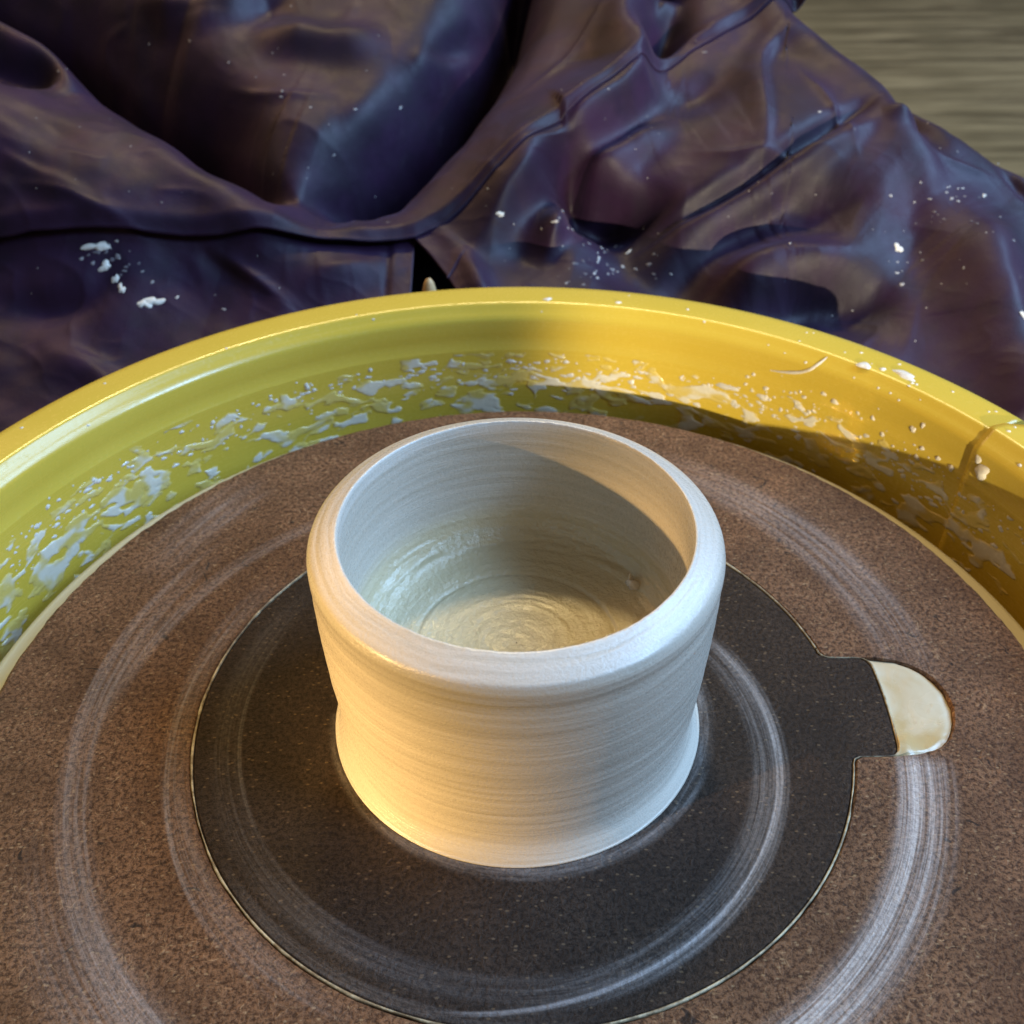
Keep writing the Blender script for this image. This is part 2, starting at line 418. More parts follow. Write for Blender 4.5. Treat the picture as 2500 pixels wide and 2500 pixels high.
# cream line of slip squeezed into the joint round the insert
gap = .0045
rs = r_d-gap
vis = .35+.75*fbm(th_d*9, th_d*0+3, 12, 3)
wid = .0025+.0075*vis**2
V, F = ring_stack(th_d, [(rs+.001, -.012), (rs+.001, .001), (rs+wid*.6, .0026), (rs+wid, .0008), (rs+wid, -.012)])
js = mesh_obj('slip_joint', V, F, joint_m); under(js, bat)

insert = empty('bat_insert', (0, 0, (HZ+.0015)*U)); tag(insert, 'dark round hardboard insert with a square tab, set into the brown bat', 'bat insert')
rd = r_d-gap
V, F = ring_stack(th_d, [(rd*0+.001, HZ+.002), (rd, HZ+.002), (rd, -.006), (rd-.005, -.001), (rd-.012, 0), (rd*.6, 0), (rd*0+.001, 0)])
ins = mesh_obj('insert_board', V, F, dark); ins.data.polygons.foreach_set('use_smooth', [False]*len(ins.data.polygons)); under(ins, insert)

# puddle of slip in the notch
th_p = np.linspace(rad(-9.6), rad(10.6), 90)
rin = np.interp(th_p, th_d, r_d)+.0005; rout = np.interp(th_p, th_h, r_h)+.001
tt = np.linspace(0, 1, 40)
T, J = np.meshgrid(th_p, tt, indexing='ij')
RR = rin[:, None]*(1-J)+rout[:, None]*J
edge = np.minimum(J, 1-J)*(rout-rin)[:, None]
Z = -.010+.007*np.exp(-edge/.012)*(J < .5)-.004*sstep(.03, .0, edge)*(J > .5)+.009*(fbm(RR*12, T*14, 31, 3)-.5)
Z += .014*np.exp(-((RR-1.155)/.03)**2-((np.degrees(T)+7.5)/2.5)**2)
V = np.stack([RR*np.cos(T), RR*np.sin(T), Z], -1).reshape(-1, 3)
k = len(V)
Vb = V.copy(); Vb[:, 2] = HZ+.004
nu, nv = len(th_p), len(tt)
F = grid_faces(nu, nv)
loop = [i*nv for i in range(nu)]+[(nu-1)*nv+j for j in range(1, nv)]+[i*nv+nv-1 for i in range(nu-2, -1, -1)]+[j for j in range(nv-2, 0, -1)]
V = np.vstack([V, Vb]); F += [[q+k for q in f[::-1]] for f in grid_faces(nu, nv)]
F += [[loop[i]+k, loop[(i+1) % len(loop)]+k, loop[(i+1) % len(loop)], loop[i]] for i in range(len(loop))]
pud = mesh_obj('slip_puddle', V, F, slip_pool)
tag(pud, 'half round puddle of cream slip filling the notch beside the tab', 'puddle')

# ------------------------------------------------------------------ the pot
PC = (-.0144, .0025, .0012)
outer = [(.40, 0), (.546, 0), (.5495, .005), (.5465, .014), (.5405, .026), (.5325, .043), (.5265, .064), (.5245, .09), (.5265, .14), (.5315, .20), (.5415, .30), (.5495, .42), (.5545, .52), (.5565, .60), (.5555, .645), (.5585, .664), (.5588, .690), (.5565, .706), (.5505, .719), (.538, .729), (.518, .7405), (.500, .7495), (.487, .7555), (.4765, .7585)]
inner = [(.4740, .7555), (.4722, .749), (.4702, .735), (.4695, .70), (.471, .62), (.4725, .53), (.470, .46), (.464, .41), (.450, .368), (.425, .338), (.39, .322), (.34, .312), (.27, .306), (.15, .302), (.002, .300)]
prof = np.vstack([resample(outer, 190), resample(inner, 170)])
s_len = np.r_[0, np.cumsum(np.linalg.norm(np.diff(prof, axis=0), axis=1))]
tang = np.gradient(prof, axis=0); tang /= np.linalg.norm(tang, axis=1)[:, None]+1e-9
nrm = np.stack([tang[:, 1], -tang[:, 0]], -1)
i_lip = 190
def pot_fn(A, I, R, Z):
    s = s_len[I]
    sp_ = s+A/(2*np.pi)*.034                       # rings climb in a spiral
    ca, sa = np.cos(A)*1.2+5, np.sin(A)*1.2+5
    w = (fbm(s*26, ca+sa*.3, 41, 3)-.5)*.0034+(vnoise(sp_*70, ca*.5+sa*.4, 44)-.5)*.0012
    w += (vnoise(s*190, ca*2+sa*3, 46)-.5)*.0008
    w *= sstep(0, .16, s)*.9+.1
    # torn inner lip edge
    d = np.abs(I-i_lip)
    burr = np.exp(-(d/2.2)**2)*(.0012+.0065*np.clip(fbm(A*26, A*0+1.5, 51, 4)-.40, 0, 1))
    # finger marks on the floor and at the turn of the wall
    fl_ = sstep(.42, .30, R)*(Z < .42)*(I > i_lip)
    w += fl_*((fbm(R*46, np.cos(A)*1.1+np.sin(A)*.9+9, 61, 4)-.5)*.006)
    fillet = np.exp(-((R-.43)/.03)**2)*(Z < .45)*(I > i_lip)
    w += fillet*(fbm(A*3.2+R*18, Z*70, 71, 4)-.45)*.020
    w = np.where((I > len(prof)-4) | (I < 3), 0, w)
    groove = -.006*np.exp(-((R-.292)/.006)**2)*(I > i_lip)*(Z < .4)
    R = R+nrm[I, 0]*(w+groove)+0*burr
    Z = Z+nrm[I, 1]*(w+groove)+burr
    R = R*(1+.004*np.cos(2*A+.6))                  # not quite round
    return R, Z
pot = lathe('clay_pot', prof, 420, clay, center=(0, 0, 0), fn=pot_fn)
pot.location = (PC[0]*U, PC[1]*U, PC[2]*U)
tag(pot, 'freshly thrown pale clay pot with a thick rounded rim and flared foot', 'pot')
# crumb of clay stuck inside
def blob(c, nrm_, sx, sy, h, seed, n_=14, m_=5, sharp=.35):
    """irregular flat drop lying on a surface: returns verts, faces"""
    r_ = np.random.default_rng(seed)
    nn = np.asarray(nrm_, float); nn = nn/np.linalg.norm(nn)
    t1 = np.cross(nn, [0, 0, 1.]) if abs(nn[2]) < .95 else np.array([1., 0, 0]); t1 /= np.linalg.norm(t1); t2 = np.cross(nn, t1)
    a = np.linspace(0, 2*np.pi, n_, endpoint=False)
    ph = r_.random(4)*6.28
    rr = 1+sharp*(.5*np.sin(2*a+ph[0])+.35*np.sin(3*a+ph[1])+.25*np.sin(5*a+ph[2]))
    V, F = [], []
    for k in range(m_):
        f = 1-k/m_
        z = h*(1-f**2.2)-.15*h*(k == 0)
        for q in range(n_): V.append(c+t1*sx*rr[q]*f*math.cos(a[q])+t2*sy*rr[q]*f*math.sin(a[q])+nn*z)
    V.append(np.asarray(c)+nn*h)
    for k in range(m_-1):
        for q in range(n_): F.append([k*n_+q, k*n_+(q+1) % n_, (k+1)*n_+(q+1) % n_, (k+1)*n_+q])
    for q in range(n_): F.append([(m_-1)*n_+q, (m_-1)*n_+(q+1) % n_, len(V)-1])
    return V, F
def merge(parts):
    V, F = [], []
    for v, f in parts:
        k = len(V); V += list(v); F += [[q+k for q in ff] for ff in f]
    return V, F
ca = rad(31.5)
c0 = np.array([.405*math.cos(ca)-PC[0], .405*math.sin(ca)-PC[1], .326])
cv, cf = merge([blob(c0, (-.45, -.25, 1), .024, .02, .032, 3, sharp=.5), blob(c0+np.array([-.006, .008, .014]), (-.2, -.1, 1), .010, .009, .034, 4, sharp=.6)])
o = mesh_obj('clay_crumb', cv, cf, slip_wet, pot)

# ------------------------------------------------------------------ splash pan in two halves
pan = empty('splash_pan', (-.0203*U, -.0142*U, -.57*U))
tag(pan, 'yellow plastic splash pan with a wide rim, splashed with slip', 'splash pan')
SEAM = 30.9
pin = [(.55, -.555), (.60, -.565), (1.2, -.565), (1.78, -.56), (1.86, -.545), (1.905, -.50), (1.925, -.43), (1.938, -.2), (1.946, 0), (1.950, .130), (1.9515, .137), (1.9555, .142), (1.958, .20), (1.962, .262), (1.968, .277),
       (1.985, .292), (2.002, .306), (2.012, .319), (2.020, .3255), (2.032, .327), (2.08, .3255), (2.14, .3245), (2.168, .322), (2.182, .313), (2.188, .295), (2.188, .255)]
pout = [(2.166, .255), (2.160, .29), (2.14, .298), (2.03, .298), (1.995, .27), (1.985, .20), (1.966, -.2), (1.95, -.46), (1.92, -.535), (1.86, -.573), (1.2, -.573), (.55, -.573)]
def pan_half(a0, a1, lift, round_corner):
    P = np.array(pin+pout, float)
    if lift:
        d = np.array([(-lift if (1.9 < r < 2.0) else 0, lift if r > 1.99 else 0) for r, z in P]); P = P+d
    seg = 260
    t_ = np.linspace(0, 1, seg)
    A, I = np.meshgrid(t_, np.arange(len(P)), indexing='ij')
    R, Z = P[I, 0], P[I, 1]
    e1 = a1+round_corner*np.clip((R-2.03)/.15, 0, 1)**2.2*-1
    ang = np.radians(a0+(e1-a0)*A)
    V = np.stack([R*np.cos(ang), R*np.sin(ang), Z+.57], -1).reshape(-1, 3)
    F = grid_faces(seg, len(P), False, True)
    F.append(list(range(len(P)))); F.append([(seg-1)*len(P)+i for i in range(len(P))][::-1])
    ob = mesh_obj('pan_half', V, F, yellow, pan)
    me = ob.data; me.polygons[-1].use_smooth = False; me.polygons[-2].use_smooth = False
    return ob
pan_half(SEAM-.6, 207, 0, 0)
pan_half(207-360-.8, SEAM, .010, 3.2)

def wall_r(z):
    return np.interp(z, [-.5, -.2, 0, .130, .142, .2, .262], [1.905, 1.938, 1.946, 1.950, 1.9555, 1.958, 1.962])
# wet slip splashes on the inner wall: one relief sheet, sunk below the wall where there is none
nu, nv = 1500, 190
az = np.radians(np.linspace(12, 168, nu)); zz = np.linspace(-.30, .12, nv)
A, Zg = np.meshgrid(az, zz, indexing='ij'); D = np.degrees(A)
sx = A*1.95
wx = (fbm(sx*7, Zg*9, 81, 3)-.5)*.10; wz = (fbm(sx*7+40, Zg*9+7, 83, 3)-.5)*.07
n1 = fbm((sx+wx)*14, (Zg+wz)*34, 91, 2, .35)
n2 = fbm((sx+wx)*44, (Zg+wz)*80, 95, 2)
patch = fbm(sx*3.2, Zg*3, 99, 2)
top = .055+.03*(vnoise(sx*3, sx*0, 87)-.5)+.02*(D > 120)
env = sstep(top+.03, top-.05, Zg)*sstep(-.28, -.12, Zg)
h = n1*.84+n2*.16+.26*(patch-.5)-(.66-.12*env)
H = np.clip(h*6, -1, 1)*.012
H = np.where(H > 0, .0034*(1-np.exp(-H/.0060))*(.5+.5*sstep(.02, .09, h)), H)
Rg = wall_r(Zg)-.0006-H-(D < SEAM)*.010
V = np.stack([Rg*np.cos(A), Rg*np.sin(A), Zg+.57], -1).reshape(-1, 3)
keep = (H > -.0035).reshape(-1)
F = np.array(grid_faces(nu, nv, flip=False)); F = F[keep[F].any(1)]
used = np.unique(F); remap = -np.ones(len(V), int); remap[used] = np.arange(len(used))
o = mesh_obj('slip_splashes', V[used], remap[F][:, ::-1].tolist(), film_m, pan); tag(o, kind='stuff')
thick = (sstep(.004, .075, h)*sstep(.30, .62, fbm(sx*9, Zg*14, 121, 3))).reshape(-1)[used]
at = o.data.attributes.new('thick', 'FLOAT', 'POINT'); at.data.foreach_set('value', thick.astype(np.float32))
# separate drops higher up and on the rim
def on_wall(azd, z):
    a = rad(azd); r = float(wall_r(z))-(.010 if azd < SEAM else 0)
    return np.array([r*math.cos(a), r*math.sin(a), z+.57]), np.array([-math.cos(a), -math.sin(a), .03])
def on_rim(azd, r):
    a = rad(azd); z = float(np.interp(r, [1.968, 1.985, 2.002, 2.012, 2.02, 2.032, 2.14, 2.168, 2.182], [.277, .292, .306, .319, .3255, .327, .3245, .322, .313]))+(.010 if azd < SEAM else 0)
    nn = np.array([-math.cos(a)*.75, -math.sin(a)*.75, .66]) if r < 2.015 else np.array([0, 0, 1.])
    return np.array([r*math.cos(a), r*math.sin(a), z+.57]), nn
drops = []
for i in range(150):
    azd = rng.choice([rng.uniform(33, 72), rng.uniform(20, 60), rng.uniform(70, 168)]); z = .06+abs(rng.normal(0, .06)) if azd < 62 else .06+abs(rng.normal(0, .025))
    if z > .25: continue
    c, nn = on_wall(azd, z); s_ = rng.choice([.003, .004, .005, .007, .010])*rng.uniform(.7, 1.2)
    drops.append(blob(c, nn, s_*1.25, s_, s_*.5, i+100, 10, 3, .3))
for i in range(36):
    azd = rng.uniform(22, 60) if i < 26 else rng.uniform(60, 150); c, nn = on_rim(azd, rng.uniform(1.97, 2.14)); s_ = rng.uniform(.003, .007)
    drops.append(blob(c, nn, s_*1.2, s_, s_*.5, i+400, 10, 3, .3))
beads = []
for i in range(520):
    azd = rng.uniform(24, 166); z = rng.normal(.02 if azd > 62 else .0, .05)
    if z > .09 or z < -.2: continue
    c, nn = on_wall(azd, z); s_ = rng.choice([.0025, .0035, .005, .007, .009])*rng.uniform(.7, 1.2); e_ = rng.uniform(1, 2.6)
    beads.append(blob(c, nn, s_*e_, s_, s_*.35, i+2000, 10, 3, .4))
V, F = merge(beads); o = mesh_obj('slip_beads', V, F, slip_wet, pan); tag(o, kind='stuff')
V, F = merge(drops); o = mesh_obj('slip_drops', V, F, slip_dry, pan); tag(o, kind='stuff')
for (azd, r, s1, s2, hh) in [(42.6, 2.075, .052, .026, .008), (46.8, 2.028, .034, .020, .007), (44.9, 2.05, .013, .012, .006), (85.5, 2.05, .020, .014, .006), (77, 2.06, .015, .009, .005)]:
    c, nn = on_rim(azd, r); a = rad(azd)
    v, f = blob(np.zeros(3), (0, 0, 1), s1, s2, hh, int(azd*10), 22, 5, .35)
    v = np.array(v); ra = a+math.pi/2
    R_ = np.array([[math.cos(ra), -math.sin(ra), 0], [math.sin(ra), math.cos(ra), 0], [0, 0, 1]])
    mesh_obj('slip_blob', v@R_.T+c, f, slip_dry, pan)
for (azd, z, s1, s2) in [(29.0, .20, .034, .030), (29.9, .235, .012, .022), (41.8, .12, .012, .010), (43.5, .165, .011, .010), (38.5, .20, .013, .016), (34.6, .14, .011, .011), (32.7, .135, .014, .013), (37.5, .235, .010, .012), (62, .075, .05, .016), (57.3, .075, .034, .013), (52.5, .085, .022, .014), (48.5, .165, .016, .014), (116.5, .085, .014, .018), (90, .075, .026, .010)]:
    c, nn = on_wall(azd, z); v, f = blob(c, nn, s1, s2, min(s1, s2)*.5, int(azd*7), 20, 5, .35)
    mesh_obj('slip_blob', v, f, slip_dry if azd < 60 else slip_wet, pan)
# hair-like run of slip down the bevel near the seam
pts = [on_rim(51.0, 2.01)[0], on_rim(51.5, 1.985)[0], on_wall(52.3, .262)[0], on_wall(53.6, .235)[0], on_wall(55.5, .215)[0], on_wall(57.0, .205)[0]]
def tube(pts, radii, seg=8):
    P = resample(pts, 40); rr = np.interp(np.linspace(0, 1, 40), np.linspace(0, 1, len(radii)), radii)
    V = []
    for i in range(40):
        d = P[min(i+1, 39)]-P[max(i-1, 0)]; d /= np.linalg.norm(d)
        s_ = np.cross(d, [.3, .2, .93]); s_ /= np.linalg.norm(s_); q = np.cross(d, s_)
        for k in range(seg):
            an = 2*math.pi*k/seg; V.append(P[i]+rr[i]*(math.cos(an)*s_+math.sin(an)*q))
    F = grid_faces(40, seg, False, True); F.append(list(range(seg))[::-1]); F.append([39*seg+k for k in range(seg)])
    return V, F
v, f = tube(pts, [.002, .007, .006, .008, .005, .002]); mesh_obj('slip_run', v, f, slip_dry, pan)

# ------------------------------------------------------------------ wooden tool behind the rim
tb = np.array([-.385, 2.245])
v = []
lv = [(-.573, .045), (-.3, .045), (.10, .043), (.20, .038), (.265, .031), (.30, .022), (.318, .012), (.323, .003)]
tool = lathe('wooden_tool', [(.001, lv[0][0])]+[(r, z) for z, r in lv], 24, wood_m, center=(tb[0], tb[1], 0))
tag(tool, 'pale wooden tool tip poking up behind the yellow rim', 'tool')

# ------------------------------------------------------------------ person: legs under the apron
legs = bpy.data.meshes.new('person')
LV = [(0, .56, -.03), (-.10, .52, -.02), (-.21, .33, -.075), (-.29, .245, -.115), (-.31, .26, -.27), (-.32, .27, -.405), (-.33, .20, -.425), (-.335, .14, -.432),
      (.10, .52, -.02), (.23, .35, -.085), (.32, .265, -.125), (.34, .28, -.27), (.35, .29, -.405), (.36, .22, -.425), (.365, .16, -.432), (0, .62, .02)]
LE = [(0, 1), (1, 2), (2, 3), (3, 4), (4, 5), (5, 6), (6, 7), (0, 8), (8, 9), (9, 10), (10, 11), (11, 12), (12, 13), (13, 14), (0, 15)]
LR = [.085, .075, .062, .05, .045, .032, .026, .022, .075, .062, .05, .045, .032, .026, .022, .085]
legs.from_pydata(LV, LE, []); person = bpy.data.objects.new('person', legs); COL.objects.link(person)
sm = person.modifiers.new('skin', 'SKIN'); sm.use_smooth_shade = True
for i, q in enumerate(legs.skin_vertices[0].data): q.radius = (LR[i], LR[i]); q.use_root = (i == 0)
person.modifiers.new('sub', 'SUBSURF').render_levels = 2
legs.materials.append(trouser_m)
tag(person, 'person in black trousers seated behind the wheel, legs hidden under the apron', 'person')

# unseen dark stool, added so the gap in the apron shows black
stool = empty('stool', (0, .52, FLOOR*U)); tag(stool, 'unseen black padded stool added under the person to darken the apron gap', 'stool')
def stool_part(name, prof_): 
    o = lathe(name, prof_, 40, trouser_m, center=(0, .52/U, 0)); return under(o, stool)
stool_part('seat', [(.001, -1.75), (2.1, -1.75), (2.2, -1.68), (2.2, -1.15), (2.1, -1.06), (.001, -1.06)])
for k in range(4):
    a = k*math.pi/2+.785; cx, cy = 1.6*math.cos(a), .52/U+1.6*math.sin(a)
    under(lathe('leg', [(.001, FLOOR), (.14, FLOOR), (.14, -1.752), (.001, -1.752)], 16, steel_m, center=(cx, cy, 0)), stool)

# ------------------------------------------------------------------ apron
SL = .466
K = 2500/1932                                       # fold strokes are listed on a 1932 px sketch
APN = np.array([0, -SL, 1.]); APN /= np.linalg.norm(APN)
def lap(u, v):
    """point of the smooth lap under the sketch position (u, v)"""
    d = ray(u, v); p0 = np.array([0, 2.35, .05])
    t_ = ((p0-CAM)@APN)/(d@APN)
    return CAM+d*t_[..., None]
def seg_dist(u, v, pts):
    """signed distance and run along a polyline (+ on the left of its direction on the page)"""
    best = np.full(u.shape, 1e9); sgn = np.ones(u.shape); run = np.zeros(u.shape)
    P = resample(pts, 18) if len(pts) > 2 else np.asarray(pts, float)
    L = np.linalg.norm(np.diff(P, axis=0), axis=1).sum(); acc = 0
    for a, b in zip(P[:-1], P[1:]):
        e = b-a; l = np.hypot(*e)+1e-9
        t_ = np.clip(((u-a[0])*e[0]+(v-a[1])*e[1])/l**2, 0, 1)
        dx, dy = u-a[0]-t_*e[0], v-a[1]-t_*e[1]; d = np.hypot(dx, dy)
        better = d < best
        best = np.where(better, d, best); sgn = np.where(better, np.sign(e[0]*dy-e[1]*dx), sgn); run = np.where(better, (acc+t_*l)/L, run)
        acc += l
    return best*sgn, run
def S(pts, amp, wl, wr, t0=.45, t1=.45, ex=2.0):
    return ([(x_, y_+115*amp) for x_, y_ in pts], amp, wl, wr, t0, t1, ex)
# signed: + distance is to the right of the stroke direction (page y points down)
STROKES = [
    # valleys either side of the cloth sagging between the legs
    S([(-160, -30), (60, 75), (200, 185), (340, 285), (470, 385), (560, 425)], -.46, 105, 40, .02, .3),
    S([(560, 428), (690, 372), (800, 268), (880, 170), (940, 60), (985, -80)], -.46, 52, 66, .3, .02),
    S([(540, 415), (600, 425), (660, 395)], -.10, 40, 40),
    S([(-160, -50), (60, 50), (200, 165), (340, 270), (470, 365), (560, 405)], -.26, 26, 17, .1, .25),
    S([(560, 405), (690, 350), (800, 245), (880, 150), (940, 40), (985, -90)], -.26, 18, 24, .25, .1),
    # sagging tongue bulges
    S([(330, 60), (470, 190), (580, 330)], .09, 95, 95, .1, .3),
    # left thigh
    S([(-220, 110), (0, 290), (180, 400), (420, 500)], .26, 110, 150, .1, .4, 2),
    S([(-100, 330), (150, 290), (330, 370), (560, 460), (760, 440)], .15, 80, 90, .05, .3),
    S([(190, 230), (330, 330), (480, 420), (600, 450)], .06, 26, 40),
    # orange-tipped fold at upper left
    S([(-140, -10), (20, 75), (110, 130), (168, 190)], .15, 22, 34, .02, .12),
    S([(-60, 150), (60, 185), (160, 200)], -.09, 24, 22, .02, .3),
    S([(-60, 250), (60, 240), (150, 215)], .05, 30, 40, .02, .3),
    S([(0, 360), (130, 420), (270, 470)], .025, 12, 20), S([(0, 300), (120, 330), (230, 390)], -.03, 22, 30),
    # lobes at the top of the tongue
    S([(250, -20), (330, 20), (420, 25), (510, -10)], .11, 34, 26, .3, .3),
    S([(250, 20), (340, 50), (450, 45), (560, 10)], -.07, 18, 30, .15, .2),
    S([(480, 45), (600, 85), (735, 75)], .08, 30, 40, .4, .3),
    S([(430, 95), (560, 130), (700, 135)], -.04, 30, 34),
    S([(770, 160), (795, 115), (860, 55), (930, -20)], .09, 22, 26, .4, .2),
    S([(800, 125), (850, 72), (915, 10)], -.10, 14, 16, .5, .2),
    S([(640, 230), (760, 200), (800, 150)], .05, 40, 50),
    # right of the centre: flat warm flank then a blue ridge
    S([(1265, -60), (1215, 20), (1197, 80), (1200, 150), (1160, 195), (1066, 262), (966, 345), (890, 440)], .26, 30, 80, .05, .3),
    S([(1258, -30), (1240, 60), (1238, 120), (1250, 160)], -.34, 50, 36, .2, .3),
    S([(1240, 185), (1300, 200), (1390, 150)], -.08, 30, 34, .4, .5),
    S([(1080, 350), (1180, 285), (1280, 232)], .10, 20, 26, .25, .4),
    # knee
    S([(1250, 380), (1450, 280), (1620, 300), (1800, 460)], .20, 150, 150, .4, .3, 2),
    S([(1520, 62), (1450, 88), (1429, 150), (1433, 260), (1424, 370)], .05, 14, 30, .3, .5),
    S([(1640, 240), (1541, 298), (1441, 365), (1291, 415), (1180, 450)], -.085, 12, 15, .25, .4),
    S([(1640, 262), (1541, 322), (1441, 390), (1291, 440)], .055, 16, 26, .3, .4),
    S([(1010, 480), (1050, 420), (1068, 345), (1080, 300)], .12, 30, 16, .4, .4),
    S([(1068, 340), (1090, 385), (1150, 408), (1290, 430)], -.34, 22, 50, .15, .6),
    S([(1090, 430), (1180, 490), (1290, 560), (1420, 660)], -.16, 60, 60, .3, .3),
    S([(1260, 560), (1360, 470), (1500, 430), (1650, 440)], -.14, 34, 50, .4, .4),
    S([(1270, 600), (1400, 510), (1530, 495), (1660, 520)], .12, 34, 50, .4, .4),
    S([(1380, 640), (1540, 585), (1720, 610)], -.16, 40, 60, .4, .4),
    S([(1780, 360), (1840, 460), (1890, 620), (1960, 800)], .20, 60, 80, .3, .1),
    S([(1640, 350), (1700, 430), (1730, 580)], -.07, 40, 60),
    # rolled ridge and dark trough along the outer edge of the knee
    S([(1430, -40), (1480, 42), (1545, 95), (1640, 190), (1672, 260), (1760, 380)], .07, 24, 40, .1, .35),
    S([(1470, -80), (1550, 55), (1640, 150), (1715, 235), (1775, 350)], -.15, 24, 24, .05, .3),
    S([(1640, 262), (1690, 262), (1750, 250)], .05, 12, 14), S([(1870, 290), (1930, 345), (1990, 420)], -.05, 12, 14),
    # crisp creases
    S([(60, 420), (200, 455), (330, 500)], .016, 5, 9, .4, .4, 1.4), S([(1290, 300), (1400, 330), (1560, 330)], .016, 5, 9, .4, .4, 1.4), S([(1500, 150), (1560, 260), (1600, 350)], .018, 6, 8, .4, .4, 1.4),
    S([(980, 200), (1080, 120), (1150, 20)], .016, 6, 9, .4, .4, 1.4), S([(420, 150), (520, 190), (640, 190)], .018, 6, 9, .4, .4, 1.4), S([(1700, 300), (1790, 330), (1880, 330)], .02, 6, 9, .4, .4, 1.4),
    # lower left flap creases
    S([(380, 495), (460, 540), (530, 590)], -.05, 10, 22), S([(400, 490), (480, 535), (560, 590)], .04, 14, 26),
    S([(-60, 600), (120, 590), (200, 560), (240, 510)], -.06, 20, 30), S([(60, 655), (170, 690), (260, 760)], .05, 24, 34),
    S([(560, 530), (650, 510), (760, 480)], .04, 20, 24),
    # lower right
    S([(930, 470), (1000, 480), (1080, 500)], -.06, 26, 40), S([(880, 460), (900, 520), (930, 600)], .06, 26, 30),
]
def disp(u, v, extra=True):
    """cloth height over the lap, in units, at sketch position (2500 px frame)"""
    x, y = u/K, v/K
    x = x+(fbm(x/120, y/120, 201, 2)-.5)*16; y = y+(fbm(x/120+9, y/120+5, 203, 2)-.5)*16
    H = np.zeros_like(x)
    for pts, amp, wl, wr, t0, t1, ex in STROKES:
        a_ = np.asarray(pts, float); mg = 3.2*max(wl, wr)
        near = (x > a_[:, 0].min()-mg) & (x < a_[:, 0].max()+mg) & (y > a_[:, 1].min()-mg) & (y < a_[:, 1].max()+mg)
        if not near.any(): continue
        d, run = seg_dist(x[near], y[near], pts)
        wd = np.where(d > 0, wr, wl); q = np.abs(d)/wd
        prof_ = np.exp(-np.power(q, ex)*.9)
        taper = sstep(-.06, t0, run)*sstep(1.06, 1-t1, run)
        H[near] += amp*prof_*taper
    c1 = 1-np.abs(2*fbm(x/150+y/240, y/75-x/300, 231, 2)-1); c2 = 1-np.abs(2*fbm(x/90, y/50-x/150, 235, 2)-1)
    H += .009*np.power(c1, 4)*sstep(.45, .65, fbm(x/150, y/150, 237, 2))+.0028*np.power(c2, 5)*sstep(.4, .65, fbm(x/110, y/110, 239, 2))
    H += .030*(fbm(x/120, y/95, 211, 2)-.5)+.003*(fbm(x/34, y/26, 213, 2)-.5)
    return H
# edge of the upper cloth (L), knee outline against the floor (T)
Lx = np.array([(-320, 500), (0, 491), (300, 488), (600, 474), (700, 465), (783, 452), (840, 425), (1000, 322), (1120, 240), (1210, 172), (1300, 102), (1416, 42), (1475, 8), (1560, -50), (1700, -170)], float)*K
Tx = np.array([(1440, -80), (1482, -34), (1560, 30), (1640, 96), (1720, 158), (1790, 216), (1860, 252), (1932, 284), (2060, 350), (2250, 480)], float)*K
def Lf(u): return np.interp(u, Lx[:, 0], Lx[:, 1])
def Tf(u): return np.interp(u, Tx[:, 0], Tx[:, 1])
def sheet(name, Ug, Vg, off=0, limb=None, flip=False):
    H = disp(Ug, Vg)+off
    if limb is not None: H = H*limb[1]-limb[0]
    P = lap(Ug, Vg)+H[..., None]*APN
    o = mesh_obj(name, P.reshape(-1, 3), grid_faces(Ug.shape[0], Ug.shape[1], flip=True), apron_m, apron)
    sol = o.modifiers.new('thickness', 'SOLIDIFY'); sol.thickness = .0011; sol.offset = -1
    return o
apron = empty('apron', (0, .35, 0))
apron.location = (0, 0, 0)
tag(apron, 'shiny dark purple waterproof apron spread in folds over a seated lap, spotted with clay', 'apron')
# upper cloth
nu, nv = 430, 190
uu = np.linspace(-300, 1560, nu)*K; tt = np.linspace(0, 1, nv)
Ug, Tg = np.meshgrid(uu, tt, indexing='ij')
top = -260*K
Lw = Lf(Ug)+4*(vnoise(Ug/60, Ug*0, 221)-.5)
Vg = top+(Lw-top)*Tg
eu = (Lw-Vg)
hem = .008*np.exp(-((eu-26)/16)**2)-.022*sstep(30, 0, eu)
o_up = sheet('upper_cloth', Ug, Vg, .035+hem)
# right leg cloth, from the seam down, with its outer edge rolling over the knee
nu, nv = 400, 240
ss = np.linspace(0, 1, nu)
Sg, Tg = np.meshgrid(ss, np.linspace(0, 1, nv), indexing='ij')
def left_edge(t_): return np.interp(t_, [0, .10, .65, 1], [776, 786, 846, 880])*K
Ug = left_edge(Tg)+(2150*K-left_edge(Tg))*Sg
isT = Ug > 1478*K
topv = np.where(isT, Tf(Ug), Lf(Ug)-14)
bot = np.interp(Ug, np.array([700, 1000, 1300, 1600, 1932, 2200])*K, np.array([590, 590, 625, 710, 860, 990])*K)
Vg = topv+(bot-topv)*Tg
sidem = left_edge(Tg)
hemc = .012*np.exp(-(((Ug-sidem)-60)/20)**2)
ed = (Vg-topv)
ramp = sstep(1478*K, 1600*K, Ug)
limb = (ramp*(.24*np.exp(-ed/20)+.07*np.exp(-ed/60)), 1-ramp*(1-sstep(0, 60, ed)))
o_rt = sheet('right_leg_cloth', Ug, Vg, hemc, limb)
